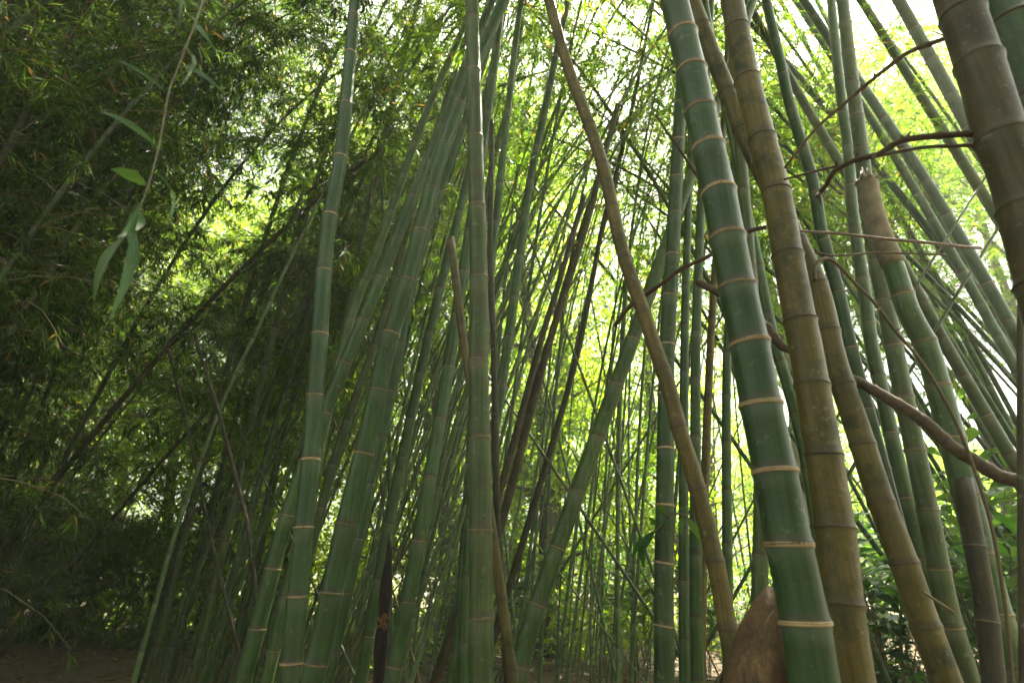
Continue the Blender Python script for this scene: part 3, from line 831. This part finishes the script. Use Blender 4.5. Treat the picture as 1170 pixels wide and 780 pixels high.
GS = [stand_proto(11, 0.046, 0.5, GL_, LEAF_, 0.58, 6, sprays=7, llen=(0.09, 0.16)), stand_proto(10, 0.038, 0.8, GL_, LEAF_, 0.6, 6, sprays=7, llen=(0.09, 0.16)),
      stand_proto(12, 0.052, 0.3, G_, LEAF_, 0.6, 6, sprays=7, llen=(0.09, 0.16)), stand_proto(9, 0.034, 1.0, GL_, LEAF_, 0.5, 6, sprays=7, llen=(0.09, 0.16))]
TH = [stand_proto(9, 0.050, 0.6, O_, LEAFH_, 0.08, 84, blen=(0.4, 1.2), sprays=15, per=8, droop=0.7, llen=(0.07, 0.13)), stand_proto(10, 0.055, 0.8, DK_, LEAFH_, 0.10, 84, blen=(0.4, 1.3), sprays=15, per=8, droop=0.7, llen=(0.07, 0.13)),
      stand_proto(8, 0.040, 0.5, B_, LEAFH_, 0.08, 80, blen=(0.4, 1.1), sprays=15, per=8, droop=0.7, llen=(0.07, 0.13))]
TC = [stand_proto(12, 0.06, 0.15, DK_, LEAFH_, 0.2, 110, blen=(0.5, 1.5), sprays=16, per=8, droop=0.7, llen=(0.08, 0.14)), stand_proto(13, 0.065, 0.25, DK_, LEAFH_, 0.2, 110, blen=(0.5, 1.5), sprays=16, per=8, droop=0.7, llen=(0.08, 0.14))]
GM = [stand_proto(11, 0.044, 0.5, GL_, LEAF_, 0.55, 6, sprays=7, llen=(0.08, 0.14)), stand_proto(10, 0.034, 0.8, GL_, LEAF_, 0.6, 6, sprays=7, llen=(0.08, 0.14)),
      stand_proto(12, 0.042, 0.3, G_, LEAF_, 0.6, 6, sprays=7, llen=(0.08, 0.14))]
GR = [stand_proto(12, 0.075, 0.4, G_, LEAF_, 0.44, 60, sprays=9, llen=(0.08, 0.14)), stand_proto(11, 0.065, 0.6, O_, LEAF_, 0.44, 60, sprays=9, llen=(0.08, 0.14)),
      stand_proto(10, 0.055, 0.8, G_, LEAF_, 0.44, 56, sprays=9, llen=(0.08, 0.14))]
TW = [stand_proto(10, 0.055, 0.9, G_, LEAFD_, 0.24, 58, blen=(0.4, 1.3), sprays=14, per=8, droop=0.7, llen=(0.08, 0.14)), stand_proto(11, 0.06, 0.7, O_, LEAFD_, 0.26, 58, blen=(0.4, 1.3), sprays=14, per=8, droop=0.7, llen=(0.08, 0.14))]
DEAD = [stand_proto(7, 0.030, 0.15, O_, LEAF_, 0.5, 0), stand_proto(6, 0.026, 0.3, B_, LEAF_, 0.5, 0), stand_proto(8, 0.034, 0.1, O_, LEAF_, 0.5, 0)]

# dark thicket at the left of the path
sp = []
for i in range(24):
    sp.append((U(-17, -6.0), U(12.2, 16.0), U(0.0, 0.25), U(-0.5, 0.5), U(1.1, 1.6), i))
for i in range(30):
    sp.append((*clear(-13, -4.2, 5.0, 10.0), U(0.05, 0.5), U(-0.5, 0.5), U(0.8, 1.25), i))
for i in range(14):      # near edge, hanging over the frame's upper left
    sp.append((*clear(-7.5, -3.0, 2.4, 4.6), U(0.0, 0.15), U(-0.2, 0.8), U(0.7, 0.95), i))
st = [(*clear(-9, -3.0, 2.2, 6.0), U(0.0, 0.16), U(-0.5, 0.8), U(0.9, 1.15), i) for i in range(24)]
stand(TC, st, 'tall dark culm with thick foliage closing off the sky over the thicket', 'tall dark culms over the thicket')
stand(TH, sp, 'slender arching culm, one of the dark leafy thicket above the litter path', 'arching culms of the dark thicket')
# unseen culms added beside and behind the camera to cut front sky light
sp = []
for i in range(16):
    a_ = U(math.pi * 0.95, math.pi * 2.05); r_ = U(3.0, 5.5)
    sp.append((math.cos(a_) * r_ - 0.5, math.sin(a_) * r_ - 0.8, U(0.05, 0.2), U(0, 6.28), U(1.0, 1.4), i))
stand(TH, sp, 'leafy bamboo culm of the grove standing behind the viewpoint', 'culms behind the viewpoint')
YB = [stand_proto(3.2, 0.022, 1.2, O_, LEAFH_, 0.03, 60, blen=(0.4, 1.0), sprays=9, per=7, droop=0.8, llen=(0.08, 0.15)), stand_proto(2.6, 0.020, 1.6, B_, LEAFH_, 0.03, 56, blen=(0.4, 1.0), sprays=9, per=7, droop=0.8, llen=(0.08, 0.15))]
sp = [(U(-16, -5.2), U(11.6, 14.5), U(0.0, 0.5), U(-1.5, 1.5), U(0.8, 1.5), i) for i in range(34)]
stand(YB, sp, 'low young bamboo bush in the shade at the far edge of the litter path', 'young bamboo bushes under the thicket', 'young_bamboo', 'bamboo bush')
# slanting stand between thicket and pale ringed pair
sp = []
for i in range(44):
    y = U(4.6, 9.5); px = U(185, 470)
    x = at(px, 700, y)[0]
    sp.append((x, y, U(0.12, 0.34), U(-0.3, 0.3), U(0.7, 1.15), i))
stand(GS, sp, 'slim green culm in the slanting stand between the dark thicket and the central culm', 'slanting culms beside the thicket')
sp = []
for i in range(20):
    y = U(5.5, 8.5); px = 175 + 12 * (i % 14) if i < 14 else U(-200, -30)
    sp.append((at(px, 690, y)[0], y, U(0.02, 0.15), U(-0.6, 0.6), U(1.0, 1.45), i))
sq = []
for i in range(12):
    sq.append((*clear(-14, -5, 5.0, 9.5), U(0.0, 0.15), U(-0.5, 0.5), U(1.3, 1.6), i))
for i in range(14):
    sp.append((*((U(-6.5, -3.5), U(12.5, 14.5)) if i % 2 else clear(-18, -9, 9, 13)), U(0.0, 0.12), U(-0.5, 0.5), U(1.4, 1.8), i))
stand(TC, sq, 'tall dark culm with thick foliage closing off the sky over the thicket', 'tall dark culms over the thicket')
stand(TW, sp, 'leafy culm whose drooping foliage forms the green wall behind the pale ringed pair', 'leafy culms of the green wall')
# middle
sp = []
for i in range(40):
    y = U(6.0, 15.0); px = U(430, 880)
    x = at(px, 690, y)[0]
    sp.append((x, y, abs(random.gauss(0.10, 0.09)), random.choice([U(-0.5, 0.5), U(-0.5, 0.5), U(2.6, 3.6)]), U(0.75, 1.2), i))
for i in range(52):
    y = U(5.0, 11.0); px = U(400, 720)
    sp.append((at(px, 690, y)[0], y, U(0.04, 0.26), U(-0.4, 0.4), U(0.65, 1.0), i))
stand(GM, sp, 'slim green culm in the sunlit crowd behind the central culm and brown cane', 'culms of the sunlit middle crowd')
sp = []
for i in range(30):
    y = U(4.5, 9.0); px = U(300, 860)
    x = at(px, 720, y)[0]
    sp.append((x, y, U(0.1, 0.75), random.choice([U(-0.6, 0.6), U(-0.6, 0.6), U(2.7, 3.5)]), U(0.6, 1.1), i))
stand(DEAD, sp, 'leafless dead cane leaning among the sunlit crowd of culms', 'leafless canes in the crowd', 'dead_cane', 'cane')
# right stand
sp = []
for i in range(44):
    y = U(4.8, 11.0) if i < 40 else U(4.6, 7.5); px = U(960, 1600) if i < 40 else U(1250, 2000)
    x = at(px, 690, y)[0]
    sp.append((x, y, U(0.15, 0.5), math.pi + U(-0.3, 0.3), U(0.75, 1.2), i))
stand(GR, sp, 'slim green culm slanting in the stand beyond the snapped pale culm', 'slanting culms beyond the snapped culm')

# ------------------------------------------------------------------ trees beyond the grove
def tree(x, y, h, cr, label, seed, nl=17000, size=(0.08, 0.15), low=0.04):
    r_ = np.random.default_rng(seed)
    root = tag(link('leafy_tree', None, loc=(x, y, -0.05)), label, 'tree', 'trees beyond the grove')
    mb = MB(); z = np.linspace(0, h * 0.8, 10)
    tr = np.stack([0.25 * np.sin(z * 0.5 + seed), 0.25 * np.cos(z * 0.4 + seed) - 0.25, z], 1)
    mb.tube(tr, np.linspace(0.16, 0.04, 10), 10)
    cl = []
    for k in range(36):
        f = r_.uniform(low, 1.0); p = tr[int(f * 9)]
        a = r_.uniform(0, 6.28); l = cr * r_.uniform(0.4, 1.0) * (1.1 - 0.5 * f)
        e = p + np.array([math.cos(a) * l, math.sin(a) * l, l * r_.uniform(0.1, 0.6)])
        m_ = (p + e) / 2 + r_.normal(0, 0.12, 3)
        mb.tube(catmull([p, m_, e], 4), np.linspace(0.045, 0.008, 9), 5)
        cl += [(e, 1.0), (m_, 0.8), (e + r_.normal(0, 0.5, 3), 0.8)]
    link('trunk', mb.mesh('trunk', [BARK_]), root)
    cc = np.array([c[0] for c in cl]); sg = np.array([c[1] for c in cl])
    i = r_.integers(0, len(cc), nl)
    B = cc[i] + r_.normal(0, 1, (nl, 3)) * (sg[i] * cr * 0.17)[:, None] * np.array([1, 1, 0.75])
    D = r_.normal(0, 1, (nl, 3)) + np.array([0, 0, -0.5])
    ln = r_.uniform(*size, nl); wd = ln * r_.uniform(0.3, 0.5, nl)
    v, q = leaf_quads(B, D, ln, wd)
    rn = np.clip(r_.random(nl) * 0.6 + (np.sin(i * 12.9) * 0.5 + 0.5) * 0.4, 0, 1)
    link('crown', make_mesh('crown', v, q, None, [LEAFT_], {'rnd': np.repeat(rn, 4)}, False), root)


TL = 'sunlit leafy tree rising beyond the crowd of bamboo'
for i, (px, y, h, cr) in enumerate([(470, 15, 15, 3.2), (555, 18, 18, 3.6), (635, 15.5, 13.5, 2.8), (600, 23, 20, 4.2), (690, 19, 10, 3.2), (745, 16, 9.2, 3.0), (815, 17, 12, 3.0), (905, 17, 6, 2.6), (985, 19, 8, 3.0), (1070, 16, 5.6, 2.6),
                                     (1165, 18, 6, 2.8), (1270, 16, 5.2, 2.6), (390, 18, 16, 3.6), (290, 17, 16, 4.0), (180, 16, 16, 4.0), (60, 15, 16, 4.0), (-60, 16, 16, 4.2), (-190, 15, 15, 4.2), (330, 14.5, 15, 3.6), (230, 18, 18, 4.2), (120, 18, 18, 4.2), (0, 18, 18, 4.4), (-120, 19, 18, 4.4), (530, 12.5, 17.5, 2.8), (640, 12, 16, 2.4), (585, 15, 19, 3.2), (610, 11, 15.5, 2.2), (500, 11.5, 15.5, 2.4), (770, 13, 12, 2.4), (260, 13.5, 17, 3.4), (335, 13, 17, 3.2), (720, 25, 12, 4.4), (860, 25, 14, 4.4)]):
    x = at(px, 650, y)[0]
    tree(x, y, h, cr, TL, 100 + i, 8000 if 450 < px < 900 and h < 15.2 else 17000 if px > 450 else 21000)

for i, (px, y, h, cr) in enumerate([(930, 14, 20, 2.8), (1040, 13, 19, 3.0), (1150, 12, 18, 3.0), (1260, 13, 19, 3.2), (1390, 12, 18, 3.2)]):
    tree(at(px, 650, y)[0], y, h, cr, 'tall tree with its crown high above the slanting right hand culms', 300 + i, 16000, low=0.72)

# ------------------------------------------------------------------ broad-leaved shrubs and seedlings
def shrub_mesh(n_stem, h, leaf_l, leaf_w, seed, spread=0.5, name='shrub_leaves'):
    r_ = np.random.default_rng(seed); st = MB(); lf = MB()
    for k in range(n_stem):
        a = r_.uniform(0, 6.28); hh = h * r_.uniform(0.6, 1.0); l = spread * r_.uniform(0.3, 1)
        C = catmull([(0.05 * math.cos(a), 0.05 * math.sin(a), 0), (l * .4 * math.cos(a), l * .4 * math.sin(a), hh * 0.6), (l * math.cos(a), l * math.sin(a), hh)], 6)
        st.tube(C, np.linspace(0.009, 0.003, len(C)), 5)
        for j in range(int(5 + 5 * hh)):
            p = C[min(len(C) - 1, int(len(C) * r_.uniform(0.25, 1)))]
            b = r_.uniform(0, 6.28); d = np.array([math.cos(b), math.sin(b), r_.uniform(-0.3, 0.5)])
            ll = leaf_l * r_.uniform(0.6, 1.1)
            blade_leaf(lf, p, p + d * ll, leaf_w * r_.uniform(0.7, 1.1), np.cross(d, [0, 0, 1.0]) + np.array([0, 0, r_.uniform(-.5, .5)]), r_.uniform(0.05, 0.2), 5, r_.random(), shape=0.45)
    return st.mesh('shrub_stems', [TWIG_]), lf.mesh(name, [LEAFB_])


SH = [shrub_mesh(9, 2.2, 0.42, 0.15, 11, 0.8), shrub_mesh(9, 1.5, 0.26, 0.09, 12, 0.6), shrub_mesh(8, 2.6, 0.34, 0.11, 13, 0.9)]
SD = [shrub_mesh(5, 0.35, 0.12, 0.06, 21, 0.2), shrub_mesh(6, 0.55, 0.14, 0.065, 22, 0.25)]


def plants(kind, spots, label, group, name, cat):
    for i, (x, y, s) in enumerate(spots):
        a, b = kind[i % len(kind)]
        root = tag(link(name, None, loc=(x, y, -0.01), rot=Quaternion((0, 0, 1), U(0, 6.28)), scale=s), label, cat, group)
        link('stems', a, root); link('leaves', b, root)


plants(SH, [(3.75, 5.0, 0.95), (4.3, 4.9, 1.05), (4.5, 5.8, 1.1), (3.5, 6.0, 0.9), (4.0, 7.2, 0.8), (4.6, 7.6, 0.75), (5.3, 7.4, 0.85), (3.9, 8.6, 0.7), (6.0, 8.6, 0.8), (4.9, 9.4, 0.8), (5.8, 6.2, 1.0), (5.2, 6.6, 1.15), (6.3, 7.4, 1.1), (4.7, 8.4, 1.0), (7.4, 6.8, 1.3), (6.2, 9.6, 1.2), (8.4, 8.6, 1.2), (5.2, 10.6, 1.0), (9.6, 10.4, 1.4)],
       'broad leaved shrub glowing green between the slanting culms and the snapped culm', 'broad leaved shrubs at the bright side', 'broad_leaved_shrub', 'shrub')
plants(SH, [(at(px, 690, y)[0], y, U(0.6, 1.0)) for px, y in [(600, 11), (640, 9.5), (690, 8.4), (735, 10), (660, 13), (710, 12), (800, 9), (840, 11), (560, 13), (500, 12), (450, 11), (770, 13.5), (380, 12), (330, 13), (520, 10), (580, 9), (620, 14), (680, 15), (740, 15), (810, 14), (870, 13), (420, 14), (270, 14), (200, 13.5)] + [(U(150, 900), U(11, 17)) for _ in range(12)]],
       'low green shrub at the foot of the sunlit crowd of culms', 'low shrubs behind the middle crowd', 'understory_shrub', 'shrub')
plants(SD, [(at(px, 760, y)[0], y, U(0.8, 1.3)) for px, y in [(1010, 6.4), (1030, 6.9), (1045, 6.2), (1018, 7.6), (1060, 7.2), (1000, 7.0), (1080, 6.6), (985, 8), (1012, 6.9), (1040, 7.6), (1025, 6.4), (1066, 6.3), (1050, 8.2), (1005, 8.6), (1032, 9.2), (1090, 7.8)]],
       'small leafy seedling on the litter between the two brown culms', 'seedlings between the brown culms', 'seedling', 'plant')
plants(SD, [(at(px, 640, y)[0], y, s) for px, y, s in []], '', '', 'seedling', 'plant')

# ------------------------------------------------------------------ ground
gx = np.concatenate([np.linspace(-300, -14, 10, endpoint=False), np.linspace(-14, 14, 100), np.linspace(14, 300, 11)[1:]])
gy = np.concatenate([np.linspace(-60, -3, 8, endpoint=False), np.linspace(-3, 26, 104), np.linspace(26, 400, 12)[1:]])
X, Y_ = np.meshgrid(gx, gy)
Z = 0.035 * np.sin(X * 1.7 + 0.6) * np.cos(Y_ * 1.3) + 0.02 * np.sin(X * 4.1 + Y_ * 3.3) + 0.012 * np.sin(X * 9 - Y_ * 7)
Z *= (np.abs(X) < 16) & (Y_ > -4) & (Y_ < 28)
idx = np.arange(X.size).reshape(X.shape)
q = np.stack([idx[:-1, :-1], idx[:-1, 1:], idx[1:, 1:], idx[1:, :-1]], -1).reshape(-1, 4)
m, nt, out = new_mat('forest_floor')
b = N(nt, 'ShaderNodeBsdfPrincipled'); tc = N(nt, 'ShaderNodeTexCoord')
n1 = noise(nt, tc.outputs['Object'], 2.2, 8, 0.7); n2 = noise(nt, tc.outputs['Object'], 38, 6, 0.7)
c = mix(nt, ramp(nt, [(0.35, (0, 0, 0)), (0.65, (1, 1, 1))], n2), (0.045, 0.032, 0.017), (0.11, 0.078, 0.043))
c = mix(nt, ramp(nt, [(0.45, (0, 0, 0)), (0.65, (1, 1, 1))], n1), c, (0.085, 0.066, 0.034))
nt.links.new(c, b.inputs['Base Color']); b.inputs['Roughness'].default_value = 0.95
bp = N(nt, 'ShaderNodeBump'); bp.inputs['Strength'].default_value = 0.8; bp.inputs['Distance'].default_value = 0.03
nt.links.new(n2, bp.inputs['Height']); nt.links.new(bp.outputs[0], b.inputs['Normal']); nt.links.new(b.outputs[0], out.inputs[0])
tag(link('ground', make_mesh('ground', np.stack([X, Y_, Z], -1).reshape(-1, 3), q, None, [m])), kind='structure')
nl = 22000
lx = rng.uniform(-12, 9, nl); ly = rng.uniform(3.5, 16, nl)
lz = 0.035 * np.sin(lx * 1.7 + 0.6) * np.cos(ly * 1.3) + 0.02 * np.sin(lx * 4.1 + ly * 3.3) + 0.012 * np.sin(lx * 9 - ly * 7) + rng.uniform(0.004, 0.03, nl)
a = rng.uniform(0, 6.28, nl)
D = np.stack([np.cos(a), np.sin(a), rng.normal(0.05, 0.22, nl)], 1)
ln = rng.uniform(0.08, 0.2, nl)
v, q = leaf_quads(np.stack([lx, ly, lz], 1), D, ln, ln * rng.uniform(0.1, 0.2, nl))
tag(link('leaf_litter', make_mesh('leaf_litter', v, q, None, [LITTER_], {'rnd': np.repeat(rng.random(nl), 4)}, False)), 'dry fallen bamboo leaves scattered over the ground', 'leaf litter', kind='stuff')

# ------------------------------------------------------------------ air
hm = bpy.data.materials.new('haze_air'); hm.use_nodes = True
nt = hm.node_tree; nt.nodes.clear()
pv = N(nt, 'ShaderNodeVolumePrincipled'); ho = N(nt, 'ShaderNodeOutputMaterial')
pv.inputs['Density'].default_value = 0.005; pv.inputs['Color'].default_value = (0.95, 1.0, 0.84, 1); pv.inputs['Anisotropy'].default_value = 0.3
nt.links.new(pv.outputs[0], ho.inputs['Volume'])
hv_ = np.array([(x, y, z) for x in (-45, 45) for y in (-12, 45) for z in (-1.2, 24)], float)
hq = [(0, 1, 3, 2), (4, 6, 7, 5), (0, 4, 5, 1), (2, 3, 7, 6), (0, 2, 6, 4), (1, 5, 7, 3)]
tag(link('haze', make_mesh('haze', hv_, hq, None, [hm], smooth=False)), kind='stuff')

# ------------------------------------------------------------------ light
SUN_EL, SUN_AZ = R(60), R(34)        # azimuth clockwise from +Y
w = bpy.data.worlds.new('World'); scene.world = w; w.use_nodes = True
nt = w.node_tree; nt.nodes.clear()
sky = N(nt, 'ShaderNodeTexSky', sky_type='NISHITA'); sky.sun_disc = False
sky.sun_elevation = SUN_EL; sky.sun_rotation = SUN_AZ
sky.air_density = 1.0; sky.dust_density = 6.0; sky.ozone_density = 1.0
hs = N(nt, 'ShaderNodeHueSaturation'); hs.inputs['Saturation'].default_value = 0.3
bg = N(nt, 'ShaderNodeBackground'); bg.inputs['Strength'].default_value = 0.05
wo = N(nt, 'ShaderNodeOutputWorld')
nt.links.new(sky.outputs[0], hs.inputs['Color']); nt.links.new(mix(nt, 1.0, hs.outputs[0], (1.0, 1.0, 0.96), 'MULTIPLY'), bg.inputs[0]); nt.links.new(bg.outputs[0], wo.inputs[0])
sd = bpy.data.lights.new('sun', 'SUN'); sd.energy = 5.0; sd.angle = R(0.5); sd.color = (1.0, 0.93, 0.78)
so = bpy.data.objects.new('sun', sd); COL.objects.link(so)
dirv = Vector((math.sin(SUN_AZ) * math.cos(SUN_EL), math.cos(SUN_AZ) * math.cos(SUN_EL), math.sin(SUN_EL)))
so.rotation_mode = 'QUATERNION'; so.rotation_quaternion = (-dirv).to_track_quat('-Z', 'Y')

vs = scene.view_settings
vs.view_transform = 'Standard'; vs.look = 'None'; vs.gamma = 1.0; vs.use_curve_mapping = False
vs.exposure = 3.5
cy = scene.cycles
cy.max_bounces = 8; cy.diffuse_bounces = 4; cy.glossy_bounces = 2; cy.transmission_bounces = 6; cy.transparent_max_bounces = 4
cy.use_denoising = True
cy.caustics_reflective = False; cy.caustics_refractive = False
print('culms in stands', COUNT['n'])
